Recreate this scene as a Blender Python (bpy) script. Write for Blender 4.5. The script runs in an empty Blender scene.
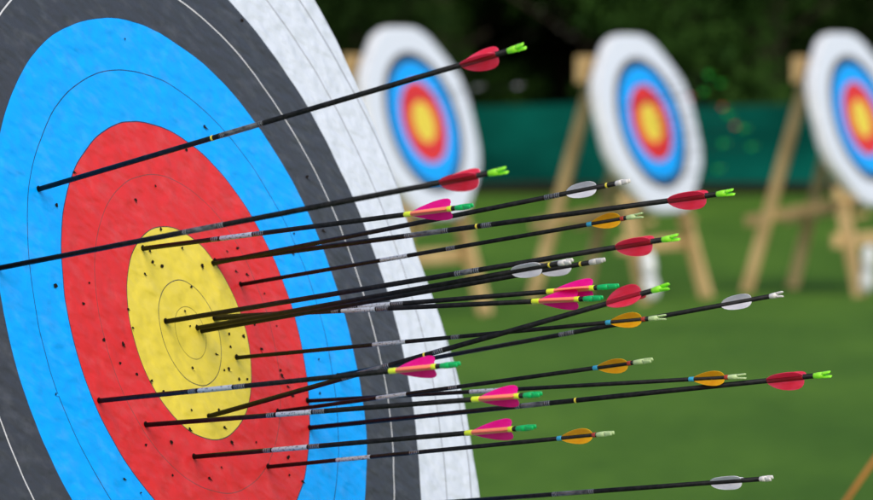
import bpy, bmesh, math, random
from mathutils import Vector, Matrix, noise
random.seed(7)
R = math.radians
scene = bpy.context.scene
COL = scene.collection

# ------------------------------------------------------------------ helpers
def link(o, parent=None):
    COL.objects.link(o)
    if parent is not None:
        o.parent = parent
    return o

def mesh_from(bm, name, mats, smooth=False):
    me = bpy.data.meshes.new(name)
    bm.to_mesh(me); bm.free()
    for m in (mats if isinstance(mats, (list, tuple)) else [mats]):
        me.materials.append(m)
    if smooth:
        for p in me.polygons: p.use_smooth = True
    return me

def obj(name, me, parent=None):
    return link(bpy.data.objects.new(name, me), parent)

def tag(o, label=None, cat=None, group=None, kind=None):
    if label: o['label'] = label
    if cat: o['category'] = cat
    if group: o['group'] = group
    if kind: o['kind'] = kind
    return o

def empty(name, mw, label, cat, group=None):
    o = bpy.data.objects.new(name, None)
    o.empty_display_size = 0.1
    COL.objects.link(o)
    o.matrix_world = mw
    return tag(o, label, cat, group)

def frame(origin, x, y, z):
    m = Matrix.Identity(4)
    for i, a in enumerate((x, y, z)):
        for k in range(3): m[k][i] = a[k]
    m.translation = origin
    return m

def beam(bm, a, b, w, t, side):
    """a board from a to b; w = width across 'side', t = thickness"""
    a = Vector(a); b = Vector(b); d = (b-a).normalized()
    s = Vector(side); s = (s - s.dot(d)*d).normalized(); q = d.cross(s)
    vs = []
    for p in (a, b):
        for i, j in ((-1,-1),(1,-1),(1,1),(-1,1)):
            vs.append(bm.verts.new(p + s*(w/2*i) + q*(t/2*j)))
    for f in ((0,1,2,3),(7,6,5,4),(0,4,5,1),(1,5,6,2),(2,6,7,3),(3,7,4,0)):
        bm.faces.new([vs[k] for k in f])
    bmesh.ops.recalc_face_normals(bm, faces=bm.faces)

def bevel(bm, w=0.004, seg=2):
    bmesh.ops.bevel(bm, geom=list(bm.edges), offset=w, segments=seg, affect='EDGES', profile=0.6)

def lathe(bm, prof, seg=20, cap=True, zaxis=True):
    """prof: list of (z, r) along local Z"""
    rings = []
    for z, r in prof:
        rings.append([bm.verts.new((r*math.cos(2*math.pi*k/seg), r*math.sin(2*math.pi*k/seg), z)) for k in range(seg)])
    for A, B in zip(rings, rings[1:]):
        for k in range(seg):
            bm.faces.new((A[k], A[(k+1) % seg], B[(k+1) % seg], B[k]))
    if cap:
        bm.faces.new(list(reversed(rings[0]))); bm.faces.new(rings[-1])
    return rings

# ------------------------------------------------------------------ materials
def mat(name, col, rough=0.5, spec=0.5, metal=0.0, **kw):
    m = bpy.data.materials.new(name); m.use_nodes = True
    b = m.node_tree.nodes['Principled BSDF']
    b.inputs['Base Color'].default_value = (*col, 1)
    b.inputs['Roughness'].default_value = rough
    b.inputs['Specular IOR Level'].default_value = spec
    b.inputs['Metallic'].default_value = metal
    for k, v in kw.items():
        b.inputs[k].default_value = v
    return m

def nodes(m):
    nt = m.node_tree
    return nt, nt.nodes, nt.links, nt.nodes['Principled BSDF']

def add_noise_color(m, c1, c2, scale, detail=4, coord='Object', stretch=(1,1,1), bump=0.0, bscale=None, bdist=0.01, lo=0.35, hi=0.65):
    nt, N, L, b = nodes(m)
    tc = N.new('ShaderNodeTexCoord'); mp = N.new('ShaderNodeMapping')
    mp.inputs['Scale'].default_value = stretch
    L.new(tc.outputs[coord], mp.inputs['Vector'])
    n = N.new('ShaderNodeTexNoise'); n.inputs['Scale'].default_value = scale; n.inputs['Detail'].default_value = detail
    L.new(mp.outputs[0], n.inputs['Vector'])
    cr = N.new('ShaderNodeValToRGB'); cr.color_ramp.elements[0].position = lo; cr.color_ramp.elements[1].position = hi
    cr.color_ramp.elements[0].color = (*c1, 1); cr.color_ramp.elements[1].color = (*c2, 1)
    L.new(n.outputs['Fac'], cr.inputs[0]); L.new(cr.outputs[0], b.inputs['Base Color'])
    if bump:
        n2 = N.new('ShaderNodeTexNoise'); n2.inputs['Scale'].default_value = bscale or scale*4; n2.inputs['Detail'].default_value = 5
        L.new(mp.outputs[0], n2.inputs['Vector'])
        bp = N.new('ShaderNodeBump'); bp.inputs['Strength'].default_value = bump; bp.inputs['Distance'].default_value = bdist
        L.new(n2.outputs['Fac'], bp.inputs['Height']); L.new(bp.outputs[0], b.inputs['Normal'])
    return m

def translucent(m, amount=0.35, col=None):
    """let a thin thing pass some light: mix the principled shader with a translucent one"""
    nt, N, L, b = nodes(m)
    out = N['Material Output']
    t = N.new('ShaderNodeBsdfTranslucent'); mx = N.new('ShaderNodeMixShader')
    t.inputs['Color'].default_value = (*(col or b.inputs['Base Color'].default_value[:3]), 1)
    mx.inputs[0].default_value = amount
    L.new(b.outputs[0], mx.inputs[1]); L.new(t.outputs[0], mx.inputs[2]); L.new(mx.outputs[0], out.inputs['Surface'])
    return m

YEL=(0.70,0.56,0.060); RED=(0.62,0.026,0.030); BLU=(0.0,0.34,0.95); BLK=(0.042,0.047,0.063); WHT=(0.60,0.65,0.76)

def face_material(name, zones, lines, rmax, wear=True):
    """zones: (outer radius, colour); lines: (radius, half width, colour)"""
    m = mat(name, WHT, 0.45, 0.22)
    nt, N, L, b = nodes(m)
    tc = N.new('ShaderNodeTexCoord')
    # paper has stretched a little over the straw: the printed rings wander by a millimetre or two
    wn = N.new('ShaderNodeTexNoise'); wn.inputs['Scale'].default_value = 9; wn.inputs['Detail'].default_value = 3
    L.new(tc.outputs['Object'], wn.inputs['Vector'])
    sub = N.new('ShaderNodeVectorMath'); sub.operation = 'SUBTRACT'; sub.inputs[1].default_value = (.5,.5,.5)
    L.new(wn.outputs['Color'], sub.inputs[0])
    sc = N.new('ShaderNodeVectorMath'); sc.operation = 'SCALE'; sc.inputs['Scale'].default_value = 0.0065
    L.new(sub.outputs[0], sc.inputs[0])
    ad = N.new('ShaderNodeVectorMath'); ad.operation = 'ADD'
    L.new(tc.outputs['Object'], ad.inputs[0]); L.new(sc.outputs[0], ad.inputs[1])
    mul = N.new('ShaderNodeVectorMath'); mul.operation = 'MULTIPLY'; mul.inputs[1].default_value = (1,1,0)
    L.new(ad.outputs[0], mul.inputs[0])
    ln = N.new('ShaderNodeVectorMath'); ln.operation = 'LENGTH'; L.new(mul.outputs[0], ln.inputs[0])
    def zone_col(r):
        for ro, c in zones:
            if r < ro: return c
        return zones[-1][1]
    ev = [(ro, zones[i+1][1]) for i, (ro, c) in enumerate(zones[:-1])]
    for r, hw, c in lines:
        ev = [e for e in ev if abs(e[0]-r) > 1e-5]
        ev += [(r-hw, c), (r+hw, zone_col(r+hw))]
    ev.sort(key=lambda e: e[0])
    cur = N.new('ShaderNodeRGB'); cur.outputs[0].default_value = (*zones[0][1], 1); cur = cur.outputs[0]
    for r, c in ev:
        gt = N.new('ShaderNodeMath'); gt.operation = 'GREATER_THAN'; gt.inputs[1].default_value = r
        L.new(ln.outputs['Value'], gt.inputs[0])
        mx = N.new('ShaderNodeMix'); mx.data_type = 'RGBA'; L.new(gt.outputs[0], mx.inputs['Factor'])
        L.new(cur, mx.inputs[6]); mx.inputs[7].default_value = (*c, 1); cur = mx.outputs[2]
    # print wear: faint diagonal scuffs
    m0 = N.new('ShaderNodeMapping'); m0.inputs['Rotation'].default_value = (0,0,R(25)); L.new(tc.outputs['Object'], m0.inputs['Vector'])
    mp = N.new('ShaderNodeMapping'); mp.inputs['Scale'].default_value = (.52,1,1)
    L.new(m0.outputs[0], mp.inputs['Vector'])
    n1 = N.new('ShaderNodeTexNoise'); n1.inputs['Scale'].default_value = 60; n1.inputs['Detail'].default_value = 4; n1.inputs['Roughness'].default_value = .6
    L.new(mp.outputs[0], n1.inputs['Vector'])
    wr = N.new('ShaderNodeMapRange'); wr.inputs['From Min'].default_value = .5; wr.inputs['From Max'].default_value = .78
    wr.inputs['To Min'].default_value = 0.0; wr.inputs['To Max'].default_value = .05
    L.new(n1.outputs['Fac'], wr.inputs['Value'])
    mix = N.new('ShaderNodeMix'); mix.data_type = 'RGBA'
    L.new(wr.outputs[0], mix.inputs['Factor']); L.new(cur, mix.inputs[6]); mix.inputs[7].default_value = (.66,.68,.74,1)
    L.new(mix.outputs[2], b.inputs['Base Color'])
    # relief: the straw pushing through, in short diagonal dents, and paper grain
    v = N.new('ShaderNodeTexNoise'); v.inputs['Scale'].default_value = 70; v.inputs['Detail'].default_value = 1.2; v.inputs['Roughness'].default_value = .5
    L.new(mp.outputs[0], v.inputs['Vector'])
    g = N.new('ShaderNodeTexNoise'); g.inputs['Scale'].default_value = 420; g.inputs['Detail'].default_value = 2
    L.new(tc.outputs['Object'], g.inputs['Vector'])
    b1 = N.new('ShaderNodeBump'); b1.inputs['Strength'].default_value = .9; b1.inputs['Distance'].default_value = .0050
    b2 = N.new('ShaderNodeBump'); b2.inputs['Strength'].default_value = .35; b2.inputs['Distance'].default_value = .0006
    L.new(v.outputs['Fac'], b1.inputs['Height']); L.new(g.outputs['Fac'], b2.inputs['Height'])
    L.new(b1.outputs[0], b2.inputs['Normal']); L.new(b2.outputs[0], b.inputs['Normal'])
    return m

M = {}
thin=(0.05,0.05,0.04)
M['face_near'] = face_material('printed_paper', [(.122,YEL),(.244,RED),(.366,BLU),(.488,BLK),(.9,WHT)],
    [(.0305,.00045,(.22,.17,.02)),(.061,.00055,thin),(.122,.0006,thin),(.183,.0005,(.22,.05,.05)),(.244,.0007,(.03,.03,.08)),
     (.305,.0006,(.008,.03,.12)),(.366,.0005,(.02,.04,.10)),(.427,.0010,(.62,.62,.66)),(.549,.0009,(.20,.20,.24)),(.610,.0010,(.15,.15,.19))], .9)
M['face_far'] = face_material('printed_paper_far', [(.14,YEL),(.28,RED),(.412,BLU),(.480,(.016,.018,.026)),(.9,WHT)], [(.07,.001,thin),(.21,.001,(.22,.05,.05)),(.35,.001,(.008,.03,.12))], .9)
M['hole'] = mat('torn_hole', (.012,.008,.006), .9, .1)
M['straw'] = add_noise_color(mat('straw_boss', (.4,.3,.15), .9, .1), (.22,.15,.06), (.50,.38,.19), 60, stretch=(1,1,6), bump=.8, bscale=90)
M['foam'] = add_noise_color(mat('white_foam', (.6,.6,.62), .8, .2), (.55,.56,.60), (.72,.73,.76), 12, bump=.2, bscale=60)
M['wood'] = add_noise_color(mat('pine_wood', (.4,.28,.14), .65, .3), (.36,.24,.105), (.60,.43,.21), 7, detail=6, stretch=(1,1,.35), bump=.25, bscale=40)
M['carbon'] = add_noise_color(mat('black_carbon', (.009,.009,.011), .48, .12), (.004,.005,.006), (.013,.013,.015), 200, bump=.05, bscale=900, bdist=.0005)
M['steel'] = mat('steel_pile', (.35,.35,.36), .3, .5, 1.0)
M['lime'] = translucent(mat('lime_plastic', (.42,.98,.06), .3, .5), .4, (.35,1,.12))
M['green'] = translucent(mat('green_plastic', (.01,.55,.17), .3, .5), .35, (.01,.8,.25))
M['pale'] = translucent(mat('pale_lime_plastic', (.62,.78,.42), .3, .5), .3)
M['whitep'] = translucent(mat('white_plastic', (.78,.76,.76), .35, .5), .25)
M['v_red'] = translucent(add_noise_color(mat('red_vane', (.78,.01,.05), .35, .5), (.97,.03,.08), (1,.09,.20), 260, detail=2, stretch=(1,1,.22)), .5, (1,.18,.34))
M['v_pink'] = translucent(add_noise_color(mat('pink_vane', (1,.004,.40), .4, .3), (.96,.004,.36), (1,.02,.48), 260, detail=2, stretch=(1,1,.22)), .5, (1,.01,.50))
M['v_index'] = translucent(mat('coral_vane', (.95,.20,.16), .4, .4), .3, (1,.3,.2))
M['v_white'] = translucent(add_noise_color(mat('white_vane', (.86,.85,.92), .35, .5), (.74,.73,.82), (.93,.92,.98), 260, detail=2, stretch=(1,1,.22)), .35)
M['v_amber'] = translucent(add_noise_color(mat('amber_vane', (1,.55,.012), .4, .3), (.85,.40,.008), (1,.60,.02), 260, detail=2, stretch=(1,1,.22)), .5, (1,.68,.03))
M['b_yellow'] = mat('yellow_tape', (.72,.85,.03), .4)
M['b_blue'] = mat('blue_tape', (.03,.34,.56), .4)
M['b_red'] = mat('dark_red_tape', (.38,.035,.02), .4)
M['b_gold'] = mat('gold_dot', (.72,.60,.05), .4)
def ticked(name, c_dark, c_light, freq, duty):
    m = mat(name, c_light, .35, .5)
    nt, N, L, b = nodes(m)
    tc = N.new('ShaderNodeTexCoord'); sx = N.new('ShaderNodeSeparateXYZ'); L.new(tc.outputs['Object'], sx.inputs[0])
    mu = N.new('ShaderNodeMath'); mu.operation = 'MULTIPLY'; mu.inputs[1].default_value = freq; L.new(sx.outputs['Z'], mu.inputs[0])
    fr = N.new('ShaderNodeMath'); fr.operation = 'FRACT'; L.new(mu.outputs[0], fr.inputs[0])
    n = N.new('ShaderNodeTexNoise'); n.inputs['Scale'].default_value = 700; L.new(tc.outputs['Object'], n.inputs['Vector'])
    ad = N.new('ShaderNodeMath'); ad.operation = 'ADD'; L.new(fr.outputs[0], ad.inputs[0]); L.new(n.outputs['Fac'], ad.inputs[1])
    gt = N.new('ShaderNodeMath'); gt.operation = 'GREATER_THAN'; gt.inputs[1].default_value = .5+duty; L.new(ad.outputs[0], gt.inputs[0])
    mx = N.new('ShaderNodeMix'); mx.data_type = 'RGBA'; L.new(gt.outputs[0], mx.inputs['Factor'])
    mx.inputs[6].default_value = (*c_dark, 1); mx.inputs[7].default_value = (*c_light, 1)
    L.new(mx.outputs[2], b.inputs['Base Color'])
    return m
M['ticks'] = ticked('printed_ticks', (.008,.008,.010), (.20,.21,.24), 380, .62)
M['silver'] = add_noise_color(mat('silver_label', (.4,.44,.5), .35, .5), (.14,.15,.18), (.38,.42,.50), 420, detail=1, stretch=(1,1,.8), lo=.36, hi=.44)
M['v_lime'] = translucent(mat('lime_vane', (.03,.72,.10), .4, .4), .4)
M['wrap'] = mat('coral_wrap', (.95,.26,.14), .4)
M['sheen'] = add_noise_color(mat('printed_grey', (.05,.052,.06), .3, .5), (.02,.021,.024), (.12,.125,.14), 260, stretch=(1,1,.5))
M['red_wrap'] = mat('dark_red_wrap', (.24,.006,.016), .35, .3)

ARROWS = [
     ('red', (-0.4261, 4.4675, 1.4777), (0.7825, -0.5787, 0.2298), 0.6545, 0.5754, 0.6201, 0.6337, 0.25, [(0.2603, 0.3199)], 99.7) ,
     ('red', (-0.4586, 4.3486, 1.3991), (0.8031, -0.5711, 0.1698), 0.6542, 0.5753, 0.6202, 0.6331, None, [(0.255, 0.308)], 95.1) ,
     ('pink', (-0.3263, 4.6183, 1.4087), (0.7295, -0.6741, 0.1163), 0.497, 0.4112, 0.4649, 0.4747, None, [(0.1283, 0.1777)], 93.7) ,
     ('white', (-0.256, 4.7428, 1.3865), (0.7732, -0.6097, 0.1742), 0.5909, 0.5093, 0.549, 0.574, 0.5622, [(0.4798, 0.4999)], 95.4) ,
     ('red', (-0.254, 4.7481, 1.3886), (0.8243, -0.5508, 0.1312), 0.684, 0.6036, 0.6501, 0.6634, 0.3615, [(0.2663, 0.3247), (0.368, 0.381)], 92.5) ,
     ('orange', (-0.2264, 4.7839, 1.3607), (0.7757, -0.6105, 0.1597), 0.573, 0.5055, 0.544, 0.552, None, [(0.2125, 0.2513), (0.3066, 0.3193)], 94.2) ,
     ('red', (-0.3009, 4.6135, 1.3285), (0.8111, -0.5624, 0.1608), 0.6727, 0.5966, 0.6403, 0.6529, None, [(0.3949, 0.4269)], 93.1) ,
     ('white', (-0.27, 4.6678, 1.318), (0.7298, -0.6638, 0.1637), 0.56, 0.4772, 0.5189, 0.5423, 0.5299, [], 94.7) ,
     ('white', (-0.2653, 4.6743, 1.3142), (0.7571, -0.6319, 0.1661), 0.5777, 0.496, 0.5354, 0.5593, 0.5474, [], 94.2) ,
     ('pink', (-0.2531, 4.707, 1.3264), (0.8096, -0.5789, 0.0969), 0.5473, 0.4662, 0.5133, 0.5221, None, [(0.208, 0.2515)], 90.2) ,
     ('pink', (-0.2511, 4.7123, 1.3283), (0.792, -0.6062, 0.0721), 0.5357, 0.454, 0.5022, 0.5125, None, [(0.1862, 0.2338)], 89.2) ,
     ('orange', (-0.2293, 4.7233, 1.2814), (0.8018, -0.5868, 0.1129), 0.5849, 0.5154, 0.5548, 0.5636, None, [(0.199, 0.2444), (0.3069, 0.3177)], 90.3) ,
     ('red', (-0.2548, 4.6317, 1.2222), (0.7554, -0.6041, 0.254), 0.6485, 0.5682, 0.6137, 0.6273, 0.3213, [(0.2042, 0.2718), (0.3339, 0.3478)], 96.9) ,
     ('white', (-0.1191, 4.9186, 1.2471), (0.8014, -0.5687, 0.1853), 0.6193, 0.5403, 0.5794, 0.6026, None, [(0.3227, 0.3433)], 92.9) ,
     ('pink', (-0.361, 4.4429, 1.2546), (0.7552, -0.6441, 0.1219), 0.5074, 0.4248, 0.4735, 0.484, None, [(0.152, 0.2007)], 90.8) ,
     ('orange', (-0.1838, 4.769, 1.2167), (0.7421, -0.6529, 0.1516), 0.5531, 0.4791, 0.5204, 0.5286, None, [(0.1585, 0.2037), (0.2662, 0.2794)], 92.0) ,
     ('orange', (-0.1518, 4.8377, 1.2239), (0.8119, -0.5769, 0.0899), 0.5958, 0.53, 0.5693, 0.5731, None, [(0.2333, 0.2811)], 88.3) ,
     ('pink', (-0.316, 4.5108, 1.2234), (0.7914, -0.6016, 0.1087), 0.5314, 0.4537, 0.5003, 0.5103, None, [(0.1878, 0.2353)], 89.2) ,
     ('red', (-0.1491, 4.8224, 1.194), (0.8227, -0.5535, 0.1298), 0.6893, 0.6111, 0.6565, 0.6687, 0.3681, [(0.2888, 0.3352)], 89.5) ,
     ('pink', (-0.2684, 4.5776, 1.1828), (0.7332, -0.669, 0.1217), 0.502, 0.4157, 0.468, 0.4776, None, [(0.1268, 0.1795)], 89.7) ,
     ('orange', (-0.193, 4.7113, 1.1593), (0.7082, -0.6936, 0.1315), 0.5309, 0.4583, 0.5026, 0.5083, None, [(0.1171, 0.171), (0.2318, 0.2472)], 90.3) ,
     ('white', (-0.0834, 4.8847, 1.0951), (0.7579, -0.641, 0.1215), 0.5868, 0.5047, 0.5467, 0.5708, None, [(0.2828, 0.3431)], 88.3) ,
]
HOLES = [(-0.1533, 0.1892), (0.0074, 0.1694), (-0.0423, 0.1546), (0.0969, 0.2099), (0.154, 0.2365), (-0.0046, 0.1199), (-0.0406, 0.0832), (-0.0238, 0.0779), (-0.0643, 0.0704), (0.0297, 0.0966), (-0.119, 0.0333), (-0.1192, 0.0119), (-0.0005, 0.0248), (0.0264, 0.0513), (0.0808, -0.0064), (0.1119, -0.0105), (0.0763, -0.0213), (0.1535, 0.0918), (0.1276, 0.0892), (0.1357, 0.0652), (0.1589, 0.0606), (0.0629, 0.0742), (0.0015, 0.0074), (0.1456, -0.0279), (0.0415, -0.0274), (0.0495, -0.0465), (-0.0163, -0.0399), (0.0948, -0.06), (0.0771, -0.0588), (0.1771, -0.0548), (0.1762, -0.0607), (0.1832, -0.0743), (0.189, -0.0854), (-0.1362, -0.0388), (-0.1092, -0.0481), (-0.0902, -0.0611), (-0.0423, -0.0861), (0.0152, -0.0904), (0.0172, -0.1102), (-0.0573, -0.1066), (-0.1563, -0.1163), (-0.104, -0.1176), (0.0246, -0.128), (0.077, -0.1323), (-0.0134, -0.1536), (-0.1189, -0.1534), (-0.0448, -0.1629), (0.1393, -0.155), (0.1306, -0.1754), (0.1563, -0.1848), (-0.2184, -0.149), (-0.1928, -0.1663), (0.2532, -0.0875), (0.2727, -0.0477), (-0.1839, 0.0657), (-0.2071, 0.0434), (-0.2526, 0.0656), (-0.1483, -0.0044), (-0.1864, 0.0023), (-0.1647, -0.0247), (-0.3061, -0.0493), (0.0284, 0.3412), (-0.2062, 0.1536), (0.3089, 0.3657), (0.3637, 0.1718), (0.3671, 0.1053), (0.2946, 0.1041), (0.1883, 0.0365), (0.1956, -0.0029), (0.2795, 0.0808), (0.1456, 0.0024), (-0.0407, 0.0958), (0.061, -0.0461)]
GRASS_A = (.050,.128,.010); GRASS_B = (.092,.196,.018)
SKY_S = .12; SUN_S = 2.0; EXPOSURE = 0.35; APERTURE = .0195
# ------------------------------------------------------------------ targets
def basis(yaw, lean):
    n = Vector((math.sin(yaw)*math.cos(lean), -math.cos(yaw)*math.cos(lean), math.sin(lean)))
    h = Vector((math.cos(yaw), math.sin(yaw), 0)); v = n.cross(h)
    return n, h, v

def outline_near(deg):
    P = [(-180,.645),(-150,.66),(-120,.64),(-90,.655),(-60,.64),(-40,.66),(-30,.648),(-23,.637),(-18,.631),(-13,.630),(-8,.624),(-4,.618),(1,.610),(6,.604),(11,.608),(15,.616),
         (21,.621),(26,.628),(32,.641),(38,.648),(48,.655),(65,.64),(90,.655),(120,.64),(150,.66),(180,.645)]
    d = (deg+180) % 360 - 180
    for (a, ra), (b, rb) in zip(P, P[1:]):
        if a <= d <= b:
            return ra + (rb-ra)*(d-a)/(b-a)
    return .645

def outline_oct(deg, ap=.68):
    a = ((deg + 22.5) % 45) - 22.5
    r = ap/math.cos(R(a))
    k = max(0, abs(a)-15)/7.5
    r -= .03*k*k
    c, s_ = math.cos(R(deg)), math.sin(R(deg))
    return (.72*r + .28*ap*1.02)*math.sqrt(c*c*.97 + s_*s_*.90)

def disc_mesh(name, outline, mats, nr, ns, zamp, edge=0.0, holes=(), entries=()):
    bm = bmesh.new()
    def zf(x, y):
        p = Vector((x*7, y*7, 0))
        return .0035 + zamp*noise.noise(p) + zamp*.45*noise.noise(p*4.1)
    c = bm.verts.new((0,0,zf(0,0))); prev = None
    for i in range(1, nr+1):
        ring = []
        for k in range(ns):
            a = 2*math.pi*k/ns; r = outline(math.degrees(a))*i/nr
            if i == nr: r += .0015*noise.noise(Vector((math.cos(a)*14, math.sin(a)*14, 3)))
            x, y = r*math.cos(a), r*math.sin(a)
            z = zf(x, y)
            if i == nr: z -= edge
            ring.append(bm.verts.new((x, y, z)))
        for k in range(ns):
            if prev is None: bm.faces.new((c, ring[k], ring[(k+1) % ns]))
            else: bm.faces.new((prev[k], ring[k], ring[(k+1) % ns], prev[(k+1) % ns]))
        prev = ring
    for f in bm.faces: f.smooth = True
    # old arrow holes: ragged dark pits with a lip of torn paper
    rnd = random.Random(3)
    for (x, y) in holes:
        s = rnd.uniform(.0013, .0027); a0 = rnd.uniform(0, 6.28); z = zf(x, y)
        vs = []
        for k in range(9):
            a = a0 + 2*math.pi*k/9; q = s*rnd.uniform(.6, 1.25)
            vs.append(bm.verts.new((x+q*math.cos(a)*1.35, y+q*math.sin(a)*.95, z+.0009)))
        f = bm.faces.new(vs); f.material_index = 1
        if rnd.random() < .6:
            a = rnd.uniform(-2.2, -.6); l = s*rnd.uniform(1.0, 2.2)
            d = Vector((math.cos(a), math.sin(a), 0)); q = Vector((-d.y, d.x, 0))
            o = Vector((x, y, z+.001)) + d*s*.6
            t = [bm.verts.new(o + q*s*.7), bm.verts.new(o - q*s*.7), bm.verts.new(o + d*l + Vector((0,0,.0016)))]
            f = bm.faces.new(t); f.material_index = 1 if rnd.random() < .75 else 0
    # the ragged mouth of paper round each arrow that stands in the face
    for (x, y) in entries:
        z = zf(x, y); vs = []; a0 = rnd.uniform(0, 6.28)
        for k in range(11):
            a = a0 + 2*math.pi*k/11; q = rnd.uniform(.0028, .0039)
            vs.append(bm.verts.new((x+q*math.cos(a)*1.2, y+q*math.sin(a), z+.0009)))
        f = bm.faces.new(vs); f.material_index = 1
    return mesh_from(bm, name, mats)

def boss_mesh(name, outline, m, depth, ns=96, z0=-.006, inset=.006):
    bm = bmesh.new()
    prof = [(z0, -.012), (z0-.006, 0), (z0-depth*.5, .004), (z0-depth+.01, 0), (z0-depth, -.015)]
    rings = []
    for z, dr in prof:
        rings.append([bm.verts.new(((outline(math.degrees(a))-inset+dr)*math.cos(a), (outline(math.degrees(a))-inset+dr)*math.sin(a), z)) for a in [2*math.pi*k/ns for k in range(ns)]])
    for A, B in zip(rings, rings[1:]):
        for k in range(ns): bm.faces.new((A[k], B[k], B[(k+1) % ns], A[(k+1) % ns]))
    bm.faces.new(rings[0]); bm.faces.new(list(reversed(rings[-1])))
    return mesh_from(bm, name, m)

def make_target(C, yaw, lean, label, near, face_me, boss_me, group):
    n, h, v = basis(yaw, lean)
    t = empty('archery_target', frame(C, h, v, n), label, 'archery target', group)
    obj('target_face', face_me, t)
    obj('boss', boss_me, t)
    return t, n, h, v

def make_easel(C, yaw, lean, depth, label, group, bag=None):
    """two A-shaped side frames joined by cross boards; the boss leans on the front legs"""
    n, h, v = basis(yaw, lean)
    C = Vector(C); nh = Vector((n.x, n.y, 0)).normalized()
    base = Vector((C.x, C.y, 0)) - nh*.25
    mw = frame(base, h, nh, Vector((0,0,1)))   # local x = h, y = nh (outwards), z = up
    # make it right handed
    mw = frame(base, -h, nh, Vector((0,0,1))) if (h.cross(nh)).z < 0 else mw
    inv = mw.inverted()
    e = empty('easel', mw, label, 'easel', group)
    def part(name, segs, w, t, side):
        bm = bmesh.new()
        for a, b in segs: beam(bm, inv @ Vector(a), inv @ Vector(b), w, t, inv.to_3x3() @ Vector(side))
        bevel(bm, .004, 1)
        return obj(name, mesh_from(bm, name, M['wood']), e)
    off = -n*(depth + .012 + .04)
    def plane(x, z):                       # point of the front frame at lateral x and height z
        vv = (z - C.z - off.z)/v.z
        return C + h*x + v*vv + off
    for s in (-1, 1):
        top = plane(.30*s, 1.74); foot = plane(.45*s, .0)
        foot = Vector((foot.x, foot.y, 0.0)); part('leg', [(foot, top)], .095, .045, nh)
        apex = plane(.31*s, 1.57) - nh*.075
        mid = plane(0, 0); bfoot = Vector((mid.x, mid.y, 0)) + h*(.37*s) - nh*.97
        part('leg', [(bfoot, apex+Vector((0,0,.04)))], .085, .042, nh)
        p1 = plane(.42*s, .70) + nh*.10 - h*(.05*s); p2 = bfoot.lerp(apex, .34) - nh*.20 - h*(.05*s); p2.z = .52
        part('brace', [(p1, p2)], .08, .03, Vector((0,0,1)))
    part('cross_board', [(plane(-.57, 1.65)-n*.045, plane(.50, 1.65)-n*.045)], .19, .03, Vector((0,0,1)))
    part('cross_board', [(plane(-.52, .42)-n*.07, plane(.52, .42)-n*.07)], .10, .03, Vector((0,0,1)))
    sh = C - v*.54 - n*(depth + .035)
    part('shelf_bar', [(sh - h*.50, sh + h*.50)], .10, .035, v)
    for s in (-.3, .3):
        part('peg', [(C - v*.715 + h*s - n*(depth + .05), C - v*.715 + h*s + n*.01)], .05, .035, h)
    return e, plane

NEAR_C = (-0.27574, 4.65306, 1.31338); NEAR_YAW = 1.10476; NEAR_LEAN = 0.30081
_n, _h, _v = basis(NEAR_YAW, NEAR_LEAN)
ENTRIES = [((Vector(a[1])-Vector(NEAR_C)).dot(_h), (Vector(a[1])-Vector(NEAR_C)).dot(_v)) for a in ARROWS]
near_face = disc_mesh('near_face', outline_near, [M['face_near'], M['hole']], 110, 360, .0013, .003, HOLES, ENTRIES)
near_boss = boss_mesh('near_boss', outline_near, M['straw'], .13, 180)
make_target(NEAR_C, NEAR_YAW, NEAR_LEAN, 'large target in the foreground filling the left of the photo, full of arrows', True, near_face, near_boss, None)
make_easel(NEAR_C, NEAR_YAW, NEAR_LEAN, .13, 'wooden easel behind the large foreground target, hidden by it', 'wooden easels carrying the targets')
far_face = disc_mesh('far_face', lambda d: outline_oct(d, .672), [M['face_far'], M['hole']], 40, 144, .0012, .002)
far_boss = boss_mesh('far_boss', lambda d: outline_oct(d, .69), M['foam'], .07, 144)
FAR = [((-0.085, 27.7, 1.29), 60, 'left of the three blurred white targets on the grass, partly behind the foreground target', 'easel legs showing below the left blurred target'),
       ((1.52, 29.8, 1.26), 58, 'middle of the three blurred white targets, with arrows sticking out to its right', 'wooden easel of the middle blurred target, a white bag on its front leg'),
       ((3.115, 30.8, 1.28), 58, 'right of the three blurred white targets, cut by the photo\'s right edge', 'wooden easel of the right blurred target, its splayed legs and brace in full view')]
bag_spots = []
for i, (C, yaw, lt, le) in enumerate(FAR):
    T, n, h, v = make_target(C, R(yaw), R(15), lt, False, far_face, far_boss, 'targets standing far back on the field')
    e, plane = make_easel(C, R(yaw), R(15), .07, le, 'wooden easels carrying the targets')
    if i: bag_spots.append((plane(-.43, .20), n))

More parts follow.
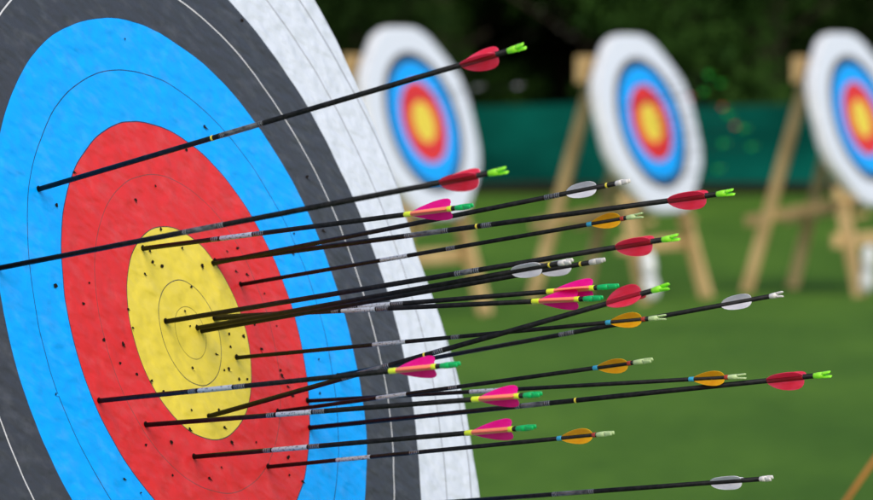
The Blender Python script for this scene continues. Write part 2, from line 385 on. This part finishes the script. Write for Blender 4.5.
# white tied cloth weights strapped to the front legs of two easels
def bag_mesh():
    bm = bmesh.new()
    prof = [(0,.030),(.012,.050),(.06,.058),(.12,.055),(.165,.043),(.185,.046),(.23,.054),(.29,.050),(.325,.034),(.335,.020)]
    lathe(bm, prof, 28)
    for vt in bm.verts:
        k = 1 + .16*noise.noise(vt.co*22) ; vt.co.x *= k; vt.co.y *= k*.85
    return mesh_from(bm, 'weight_bag', add_noise_color(mat('white_cloth', (.72,.74,.78), .8, .2), (.6,.62,.68), (.78,.79,.82), 9, bump=.4, bscale=30), True)
bagm = bag_mesh()
for i, (p, n) in enumerate(bag_spots):
    nh = Vector((n.x, n.y, 0)).normalized()
    o = obj('weight_bag', bagm); o.location = p + nh*.09 + Vector((0,0,-.16)); o.rotation_euler = (R(3), R(-8), R(20+70*i))
    tag(o, ['white cloth weight on the front leg of the middle blurred easel', 'white cloth weight on the front leg of the right blurred easel'][i], 'weight bag', 'white weights on the easel legs')
    bm = bmesh.new(); lathe(bm, [(.166,.042),(.170,.047),(.178,.047),(.182,.042)], 20, False)
    obj('cord', mesh_from(bm, 'cord', mat('cord_grey', (.25,.27,.3), .8), True), o)

# ------------------------------------------------------------------ arrows
SHAPE = {
 'red':  [(0,0),(.05,.18),(.14,.44),(.26,.68),(.40,.86),(.56,.97),(.70,1),(.82,.95),(.92,.78),(.98,.50),(1,.20),(1,0)],
 'white':[(0,0),(.04,.22),(.12,.50),(.25,.76),(.42,.93),(.60,1),(.76,1),(.88,.90),(.96,.66),(1,.30),(1,0)],
 'amber':[(0,0),(.07,.18),(.18,.42),(.33,.68),(.48,.87),(.63,.98),(.77,1),(.89,.86),(.97,.58),(1,.26),(1,0)],
 'pink': [(0,0),(.08,.14),(.20,.38),(.36,.62),(.52,.82),(.68,.95),(.80,1),(.90,.96),(.965,.82),(1,.55),(1,0)]}
ST = { # shaft radius, vane height above axis, vane material, nock material, shape, curl
 'red':   (.0028, .0130, 'v_red',  'lime',  'red',  .0012),
 'pink':  (.0026, .0129, 'v_pink', 'green', 'pink', .0003),
 'white': (.0026, .0092, 'v_white','whitep','white',.0016),
 'lime':  (.0030, .0180, 'v_lime', 'lime',  'red',  .0012),
 'orange':(.0023, .0094, 'v_amber','pale',  'amber',.0003)}

def vane_mesh(style, m, length=.045):
    rs, H, _, _, shp, curl = ST[style]
    bm = bmesh.new(); top = []; base = []; nr = 4
    P = SHAPE[shp]
    grid = []
    for z, q in P:
        col = []
        for j in range(nr+1):
            f = j/nr; r = rs*.96 + (H-rs)*q*f
            col.append((r, curl*(q*f)**2*(1 if f else 0), z*length))
        grid.append(col)
    t = .00026
    V = [[[bm.verts.new((x, y+s*t, z)) for (x, y, z) in col] for col in grid] for s in (-1, 1)]
    n = len(grid)
    for si, G in enumerate(V):
        for i in range(n-1):
            for j in range(nr):
                q = (G[i][j], G[i+1][j], G[i+1][j+1], G[i][j+1])
                bm.faces.new(q if si else tuple(reversed(q)))
    A, B = V
    for i in range(n-1):
        bm.faces.new((A[i][nr], A[i+1][nr], B[i+1][nr], B[i][nr]))
        bm.faces.new((A[i][0], B[i][0], B[i+1][0], A[i+1][0]))
    for j in range(nr):
        bm.faces.new((A[-1][j], B[-1][j], B[-1][j+1], A[-1][j+1]))
    bmesh.ops.remove_doubles(bm, verts=bm.verts, dist=1e-6)
    return mesh_from(bm, 'vane', m)

def nock_mesh(style, m, length):
    """round throat, then two prongs with a string slot between them; local z 0..length"""
    rs = ST[style][0]; bm = bmesh.new()
    lt = length*.56; R0 = rs*1.02; R1 = rs*1.22
    lathe(bm, [(0, R0),(length*.08, R0*1.04),(length*.25, R1*.98),(lt, R1)], 20)
    slot = rs*.30
    for s in (-1, 1):
        rings = []
        for k in range(7):
            f = k/6; z = lt*.97 + (length-lt)*f
            x0 = slot*(1 - .30*math.sin(math.pi*f)) + rs*.30*f*f; x1 = R1*(1+.16*f) - R1*.42*max(0, f-.75)*4*max(0, f-.75)
            x1 = max(x1, x0+rs*.30); w = R1*(.92 - .25*f)
            ring = []
            for q in range(10):
                a = 2*math.pi*q/10
                cx = (x0+x1)/2; hx = (x1-x0)/2
                ring.append(bm.verts.new((s*(cx+hx*math.cos(a)), w*math.sin(a), z)))
            rings.append(ring)
        for A, B in zip(rings, rings[1:]):
            for q in range(10): bm.faces.new((A[q], A[(q+1) % 10], B[(q+1) % 10], B[q]))
        bm.faces.new(list(reversed(rings[0]))); bm.faces.new(rings[-1])
    bmesh.ops.recalc_face_normals(bm, faces=bm.faces)
    return mesh_from(bm, 'nock', m, True)

VANES = {k: vane_mesh(k, M[ST[k][2]]) for k in ST}
INDEX = vane_mesh('pink', M['v_index'])
NOCKS = {k: nock_mesh(k, M[ST[k][3]], .021) for k in ST}

def sleeve(name, z0, z1, r, m, parent):
    bm = bmesh.new(); lathe(bm, [(z0, r-.0001), (z0+.0004, r), (z1-.0004, r), (z1, r-.0001)], 20)
    return obj(name, mesh_from(bm, name, m, True), parent)

def make_arrow(style, T, d, L, va, vb, nk, dot, bands, roll, label, group, jit=0, open_=True):
    T = Vector(T); d = Vector(d).normalized()
    up = (Vector((0,0,1)) - d.z*d).normalized(); side = d.cross(up)
    x = up*math.cos(R(roll+jit)) + side*math.sin(R(roll+jit)); y = d.cross(x)
    a = empty('arrow', frame(T, x, y, d), label, 'arrow', group)
    rs = ST[style][0]
    bm = bmesh.new(); lathe(bm, [(-.05, rs), (nk, rs)], 20)
    sh = mesh_from(bm, 'shaft', M['carbon'], False)
    for p in sh.polygons:
        if len(p.vertices) == 4: p.use_smooth = True
    obj('shaft', sh, a)
    angs = (0, 120, 240) if style == 'pink' else (60, 180, 300)
    for i, g in enumerate(angs):
        v = obj('vane', INDEX if (style == 'pink' and i == 0) else VANES[style], a)
        v.location = (0, 0, va); v.rotation_euler = (0, 0, R(g)); v.scale = (1, 1, (vb-va)/.045)
    n = obj('nock', NOCKS[style], a); n.location = (0, 0, nk); n.scale = (1, 1, (L-nk)/.021)
    n.rotation_euler = (0, 0, R(90 if open_ else 15))
    if style == 'pink':
        sleeve('tape_band', va-.0085, va+.001, rs+.00035, M['b_yellow'], a)
        sleeve('tape_band', vb-.0015, vb+.0045, rs+.00035, M['b_yellow'], a)
    if style == 'orange':
        sleeve('tape_band', va-.006, va+.0005, rs+.0003, M['b_blue'], a)
        sleeve('tape_band', vb, vb+.0045, rs+.0003, M['b_red'], a)
    if dot: sleeve('gold_mark', dot-.0012, dot+.0012, rs+.0002, M['b_gold'], a)
    if style == 'red': sleeve('shaft_wrap', va+.001, vb-.0005, rs+.0002, M['red_wrap'], a)
    if style == 'pink': sleeve('shaft_wrap', va+.001, vb-.0015, rs+.0002, M['wrap'], a)
    for i, (b0, b1) in enumerate(bands):
        big = style in ('pink', 'orange') and i == 0
        if big or b1-b0 < .016:
            sleeve('printed_label', b0, b1, rs+.00012, M['silver' if big else 'ticks'], a)
        else:
            sleeve('printed_label', b0+.008, b1-.008, rs+.0001, M['sheen'], a)
            sleeve('printed_label', b0, b0+.0075, rs+.0001, M['ticks'], a)
            sleeve('printed_label', b1-.0075, b1, rs+.0001, M['ticks'], a)
        if big and style == 'pink':
            sleeve('printed_label', b1+.002, b1+.018, rs+.0001, M['ticks'], a)
            sleeve('printed_label', b0-.014, b0-.003, rs+.0001, M['ticks'], a)
    return a

LAB = [
 'black red vaned arrow, highest of all, its tip in the upper left blue ring',
 'red vaned arrow crossing the top of the yellow, its shaft leaving the photo at left',
 'topmost of the pink vaned arrows, its tip at the upper left rim of the yellow',
 'topmost of the white vaned arrows, its white nock in front of the middle blurred easel',
 'long black arrow with crimson vanes overlapping the foot of the middle blurred target',
 'topmost of the amber vaned arrows, its tip in the red beside the yellow',
 'red vaned arrow with lime nock running just above the two touching white vaned arrows',
 'left of the two white vaned arrows whose vanes touch, below a red vaned one',
 'right of the two white vaned arrows whose vanes touch, its nock further out',
 'upper of the two pink vaned arrows that overlap, partly hidden by the other',
 'lower of the two pink vaned arrows that overlap, in front of the other',
 'amber vaned arrow whose pale nock meets the shaft of a long white vaned arrow',
 'steepest arrow, red vaned, rising from the lower yellow across the pink vaned arrow',
 'long white vaned arrow reaching furthest right of the white ones',
 'pink vaned arrow whose fletching lies in front of the white ring',
 'amber vaned arrow with closed pale nock, alone above the amber one furthest right',
 'amber vaned arrow reaching furthest right of the amber ones, just above a red vaned one',
 'pink vaned arrow with its tip in the red, just left of the yellow\'s lower end',
 'red vaned arrow reaching furthest right of all arrows',
 'lowest of the pink vaned arrows, its tip in the red below the yellow',
 'lowest of the amber vaned arrows, near the bottom of the photo',
 'white vaned arrow at the very bottom, its shaft leaving the photo below']
for i, (a, lb) in enumerate(zip(ARROWS, LAB)):
    st = a[0]
    make_arrow(*a, lb, 'arrows stuck in the foreground target', jit=random.uniform(-7, 7) if st == 'pink' else (random.choice([24,30,36,-28]) if st == 'red' else random.uniform(-14, 14)),
               open_=(st in ('red', 'orange') and i not in (15, 20)) or i == 13)

# arrows in the blurred targets
FA = [('lime', 1, -.086, .272, 'highest blurred green arrow sticking out of the middle distant target'),
      ('lime', 1, .060, .214, 'second highest blurred green arrow of the middle distant target'),
      ('lime', 1, -.213, .150, 'blurred green arrow just left of the brightest blurred red one'),
      ('red', 1, .009, .040, 'arrow with the brightest blurred red vanes beside the middle target'),
      ('lime', 1, .06, -.02, 'blurred green arrow just below the brightest blurred red one'),
      ('red', 1, .13, -.099, 'blurred red arrow in front of the teal net beside the middle target'),
      ('lime', 1, .248, -.12, 'blurred green arrow right of the red one in front of the net'),
      ('lime', 1, -.114, -.225, 'blurred green arrow in front of the net, between two other green ones'),
      ('lime', 1, .294, -.253, 'blurred green arrow furthest right of those in the middle target'),
      ('lime', 1, -.281, -.402, 'lowest blurred green arrow sticking out of the middle target'),
      ('red', 1, -.426, .114, 'blurred red arrow closest to the right rim of the middle target'),
      ('white', 0, -.234, .159, 'left of two blurred white vaned arrows in the left distant target'),
      ('white', 0, .299, .165, 'right of two blurred white vaned arrows in the left distant target')]
for st, ti, x, y, lb in FA:
    C, yaw = Vector(FAR[ti][0]), FAR[ti][1]
    n, h, v = basis(R(yaw), R(15))
    d = Vector((math.sin(R(yaw-4)), -math.cos(R(yaw-4)), .13)).normalized()
    make_arrow(st, C+h*x+v*y, d, .66, .585, .63, .641, None, [], 92, lb, 'arrows in the far targets', jit=random.uniform(-20,20))

# ------------------------------------------------------------------ ground
def sheet(name, x0, x1, y0, y1, z, m, sub=1):
    bm = bmesh.new()
    vs = [bm.verts.new(p) for p in ((x0,y0,z),(x1,y0,z),(x1,y1,z),(x0,y1,z))]
    bm.faces.new(vs)
    return tag(obj(name, mesh_from(bm, name, m)), kind='structure')

gm = mat('mown_grass', (.06,.13,.02), .85, .15)
nt, N, L, b = nodes(gm)
tc = N.new('ShaderNodeTexCoord')
def nz(scale, detail, st=(1,1,1)):
    mp = N.new('ShaderNodeMapping'); mp.inputs['Scale'].default_value = st; L.new(tc.outputs['Object'], mp.inputs['Vector'])
    n = N.new('ShaderNodeTexNoise'); n.inputs['Scale'].default_value = scale; n.inputs['Detail'].default_value = detail
    L.new(mp.outputs[0], n.inputs['Vector']); return n
n1 = nz(.9, 5, (1,.45,1)); n2 = nz(7, 5); n3 = nz(.16, 2, (.6,1,1))
def ramp(n, lo, hi, c1, c2):
    cr = N.new('ShaderNodeValToRGB'); cr.color_ramp.elements[0].position = lo; cr.color_ramp.elements[1].position = hi
    cr.color_ramp.elements[0].color = (*c1,1); cr.color_ramp.elements[1].color = (*c2,1); L.new(n.outputs['Fac'], cr.inputs[0]); return cr
r1 = ramp(n1, .30, .70, GRASS_A, GRASS_B)
r2 = ramp(n2, .3, .75, (.72,.78,.70), (1.15,1.12,1.15)); r3 = ramp(n3, .35, .65, (.90,.92,.85), (1.08,1.04,1.1))
m1 = N.new('ShaderNodeMix'); m1.data_type='RGBA'; m1.blend_type='MULTIPLY'; m1.inputs['Factor'].default_value=1
L.new(r1.outputs[0], m1.inputs[6]); L.new(r2.outputs[0], m1.inputs[7])
m2 = N.new('ShaderNodeMix'); m2.data_type='RGBA'; m2.blend_type='MULTIPLY'; m2.inputs['Factor'].default_value=1
L.new(m1.outputs[2], m2.inputs[6]); L.new(r3.outputs[0], m2.inputs[7]); L.new(m2.outputs[2], b.inputs['Base Color'])
bp = N.new('ShaderNodeBump'); bp.inputs['Strength'].default_value=.6; bp.inputs['Distance'].default_value=.03
L.new(nz(60,4).outputs['Fac'], bp.inputs['Height']); L.new(bp.outputs[0], b.inputs['Normal'])
sheet('ground', -1200, 1200, -1200, 1200, 0, gm)
lm = add_noise_color(mat('painted_tree_shade', (.02,.015,.01), .9, .1), (.012,.010,.006), (.03,.026,.012), 3, bump=.5, bscale=20)  # dark colour stands in for tree shade on the grass
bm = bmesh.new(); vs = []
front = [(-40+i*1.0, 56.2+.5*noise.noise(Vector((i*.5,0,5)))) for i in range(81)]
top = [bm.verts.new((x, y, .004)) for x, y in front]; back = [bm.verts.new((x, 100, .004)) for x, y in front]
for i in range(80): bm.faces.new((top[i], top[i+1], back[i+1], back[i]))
tag(obj('shade_ground_sheet', mesh_from(bm, 'shade_ground_sheet', lm)), kind='structure')  # sheet over the grass carrying the painted shade beneath the trees

# ------------------------------------------------------------------ net fence
nf = empty('net_fence', Matrix.Translation((2, 57.4, 0)), 'long low teal windbreak net on posts behind the targets', 'net fence')
nm = translucent(add_noise_color(mat('teal_netting', (.005,.14,.12), .95, .03), (.001,.036,.029), (.002,.105,.080), .45, stretch=(1,1,2.2), bump=.35, bscale=6, bdist=.05), .15, (.004,.12,.10))
bm = bmesh.new(); nx, nzv = 420, 10
G = [[None]*(nzv+1) for _ in range(nx+1)]
for i in range(nx+1):
    x = -32 + 64*i/nx; s = (x % 3.2)/3.2
    sag = .05*math.sin(math.pi*s)
    for j in range(nzv+1):
        f = j/nzv; z = .13 + (1.09 - sag)*f + .03*noise.noise(Vector((x*.7, 0, 1)))*(1-f)
        y = .05*noise.noise(Vector((x*1.1, z*.8, 2))) + .02*noise.noise(Vector((x*5, z*2, 7)))
        G[i][j] = bm.verts.new((x, y, z))
for i in range(nx):
    for j in range(nzv): bm.faces.new((G[i][j], G[i+1][j], G[i+1][j+1], G[i][j+1]))
obj('netting', mesh_from(bm, 'netting', nm, True), nf)
bm = bmesh.new(); lathe(bm, [(0,.022),(1.27,.022),(1.285,.012)], 12); pm = mesh_from(bm, 'post', mat('dark_post', (.05,.045,.035), .7), False)
for k in range(21):
    p = obj('post', pm, nf); p.location = (-32+3.2*k, .10, 0)

# ------------------------------------------------------------------ garden cane, bottom right
bm = bmesh.new()
prof = []
for k in range(25):
    z = k/24*1.25; prof.append((z, .0058*(1+(.18 if k % 6 == 3 else 0))*(1-.1*k/24)))
lathe(bm, prof, 14)
cane = obj('cane', mesh_from(bm, 'cane', add_noise_color(mat('orange_bamboo', (.42,.16,.03), .45, .4), (.32,.11,.02), (.50,.20,.04), 20, stretch=(1,1,.3)), True))
A = Vector((.405, 9.0, 0)); d = Vector((.575, .0, .83)).normalized()
cane.location = A - d*.02; cane.rotation_euler = d.to_track_quat('Z', 'Y').to_euler()
tag(cane, 'thin orange brown cane leaning out of the grass at the bottom right corner', 'cane')

# ------------------------------------------------------------------ trees and shrubs
def leaf_mat(name, c1, c2):
    m = mat(name, c1, .8, .08)
    nt, N, L, b = nodes(m)
    g = N.new('ShaderNodeNewGeometry'); cr = N.new('ShaderNodeValToRGB')
    cr.color_ramp.elements[0].color = (*c1, 1); cr.color_ramp.elements[1].color = (*c2, 1)
    L.new(g.outputs['Random Per Island'], cr.inputs[0]); L.new(cr.outputs[0], b.inputs['Base Color'])
    return m
LEAF = [leaf_mat('dark_leaves', (.008,.024,.005), (.024,.055,.010)), leaf_mat('green_leaves', (.012,.038,.006), (.03,.075,.011))]
BARK = add_noise_color(mat('bark', (.06,.045,.03), .9, .1), (.018,.015,.012), (.05,.04,.03), 8, stretch=(1,1,.3), bump=.6, bscale=20)

def crown_mesh(name, blobs, per, size, m, seed):
    rnd = random.Random(seed); bm = bmesh.new()
    for (cx, cy, cz, rx, ry, rz) in blobs:
        for _ in range(per):
            u = Vector((rnd.gauss(0,1), rnd.gauss(0,1), rnd.gauss(0,1))).normalized()*rnd.uniform(.45, 1.05)
            p = Vector((cx+u.x*rx, cy+u.y*ry, max(.1, cz+u.z*rz)))
            a = Vector((rnd.gauss(0,1), rnd.gauss(0,1), rnd.gauss(0,.7))).normalized(); q = a.orthogonal().normalized()
            q = (q*math.cos(rnd.uniform(0,6.28)) + a.cross(q)*math.sin(rnd.uniform(0,6.28)))
            c = a.cross(q); s = size*rnd.uniform(.6, 1.4)
            bm.faces.new([bm.verts.new(p+q*s), bm.verts.new(p+c*s*.45), bm.verts.new(p-q*s*.9), bm.verts.new(p-c*s*.45)])
    return mesh_from(bm, name, m)

def blobs_for(rnd, n, rad, z0, z1, s):
    out = []
    for _ in range(n):
        a = rnd.uniform(0, 6.28); q = rad*math.sqrt(rnd.random()); z = rnd.uniform(z0, z1)
        k = s*rnd.uniform(.7, 1.3); out.append((q*math.cos(a), q*math.sin(a), z, k, k, k*.75))
    return out

def trunk_mesh(seed, h, r):
    rnd = random.Random(seed); bm = bmesh.new()
    lathe(bm, [(-.1, r*1.5), (.3, r*1.1), (h*.5, r*.8), (h, r*.35)], 12)
    for vt in bm.verts: vt.co.x += .25*noise.noise(Vector((vt.co.z*.3, seed, 0)))*vt.co.z*.3
    for _ in range(7):
        z = rnd.uniform(h*.35, h*.9); a = rnd.uniform(0, 6.28); l = rnd.uniform(1.5, 3)
        beam(bm, (0,0,z), (math.cos(a)*l, math.sin(a)*l, z+l*.6), r*.4, r*.4, (0.1,0.2,1))
    return mesh_from(bm, 'trunk', BARK)

tree_types = []
for s in range(3):
    rnd = random.Random(40+s)
    tree_types.append((crown_mesh('crown', blobs_for(rnd, 52, 5.6, 4.1, 11.5, 1.35), 260, .16, LEAF[s % 2], s), trunk_mesh(s, 9, .22+.05*s)))  # crowns spread wide above the view, added to shade the shrubs below
shrub_types = []
for s in range(4):
    rnd = random.Random(80+s)
    shrub_types.append((crown_mesh('crown', blobs_for(rnd, 26, 1.45, .5, 3.0+.3*s, .60), 230, .075, LEAF[(s+1) % 2], 20+s), trunk_mesh(9+s, 2.4, .07)))
rnd = random.Random(5)
TL = ['tall dark tree behind the net', 'tall tree behind the net with greener leaves']
hedge_types = []
for s in range(2):
    q = random.Random(120+s)
    hedge_types.append((crown_mesh('crown', blobs_for(q, 60, 2.6, .6, 8.0, 1.25), 330, .15, LEAF[0], 60+s), trunk_mesh(30+s, 6, .12)))
def plant(kind, types, i, x, y, label, group):
    c, t = types[i % len(types)]
    e = empty(kind, Matrix.Translation((x, y, 0)) @ Matrix.Rotation(rnd.uniform(0, 6.28), 4, 'Z') @ Matrix.Scale(rnd.uniform(.92, 1.1), 4), label, 'tree' if kind == 'tree' else 'shrub', group)
    obj('crown', c, e); obj('trunk', t, e)
pos = [(-30 + i*5 + rnd.uniform(-.8, .8), 64.5 + rw*5.2 + rnd.uniform(-.6, .6)) for rw in range(3) for i in range(13)]
for i, (x, y) in enumerate(pos):
    plant('tree', tree_types, i, x, y, 'dark tree behind the teal net, its unseen crown spread to shade the wood', 'trees of the dark wood')
for i in range(34):
    x = -25 + i*1.6 + rnd.uniform(-.5, .5); y = (62.8, 66.5, 71)[i % 3] + rnd.uniform(-.5, .5)
    plant('shrub', shrub_types, i, x, y, 'dark leafy shrub under the trees behind the teal net', 'shrubs under the dark wood')

for i in range(22):
    plant('tree', hedge_types, i, -36 + i*3.4 + rnd.uniform(-.3, .3), 82 + (i % 2)*3.2, 'dense dark conifer closing the back of the wood', 'conifers at the back of the wood')

# ------------------------------------------------------------------ light, sky, camera
SUN_EL, SUN_AZ = 40, 160      # azimuth clockwise from +Y (north)
w = bpy.data.worlds.new('World'); scene.world = w; w.use_nodes = True
wn = w.node_tree; bg = wn.nodes['Background']
sky = wn.nodes.new('ShaderNodeTexSky'); sky.sky_type = 'NISHITA'; sky.sun_disc = False
sky.sun_elevation = R(SUN_EL); sky.sun_rotation = R(SUN_AZ); sky.air_density = 1.2; sky.dust_density = 2.5
wn.links.new(sky.outputs[0], bg.inputs['Color']); bg.inputs['Strength'].default_value = SKY_S
sl = bpy.data.lights.new('sun', 'SUN'); sl.energy = SUN_S; sl.angle = R(50); sl.color = (1.0, .95, .88)
so = bpy.data.objects.new('sun', sl); COL.objects.link(so)
sd = Vector((math.sin(R(SUN_AZ))*math.cos(R(SUN_EL)), math.cos(R(SUN_AZ))*math.cos(R(SUN_EL)), math.sin(R(SUN_EL))))
so.rotation_euler = sd.to_track_quat('Z', 'Y').to_euler(); so.location = sd*30

f = 4200.0
cd = bpy.data.cameras.new('camera'); cam = bpy.data.objects.new('camera', cd); COL.objects.link(cam)
cd.sensor_width = 36; cd.lens = f/873*36; cd.clip_start = .05; cd.clip_end = 4000
cam.location = (0, 0, 1.6); cam.rotation_euler = (math.pi/2 - math.atan(175/f), 0, 0)
cd.dof.use_dof = True; cd.dof.focus_distance = 4.5; cd.dof.aperture_fstop = (cd.lens/1000)/APERTURE
scene.camera = cam
scene.render.engine = 'CYCLES'
scene.view_settings.view_transform = 'Standard'; scene.view_settings.look = 'None'
scene.view_settings.gamma = 1; scene.view_settings.exposure = EXPOSURE
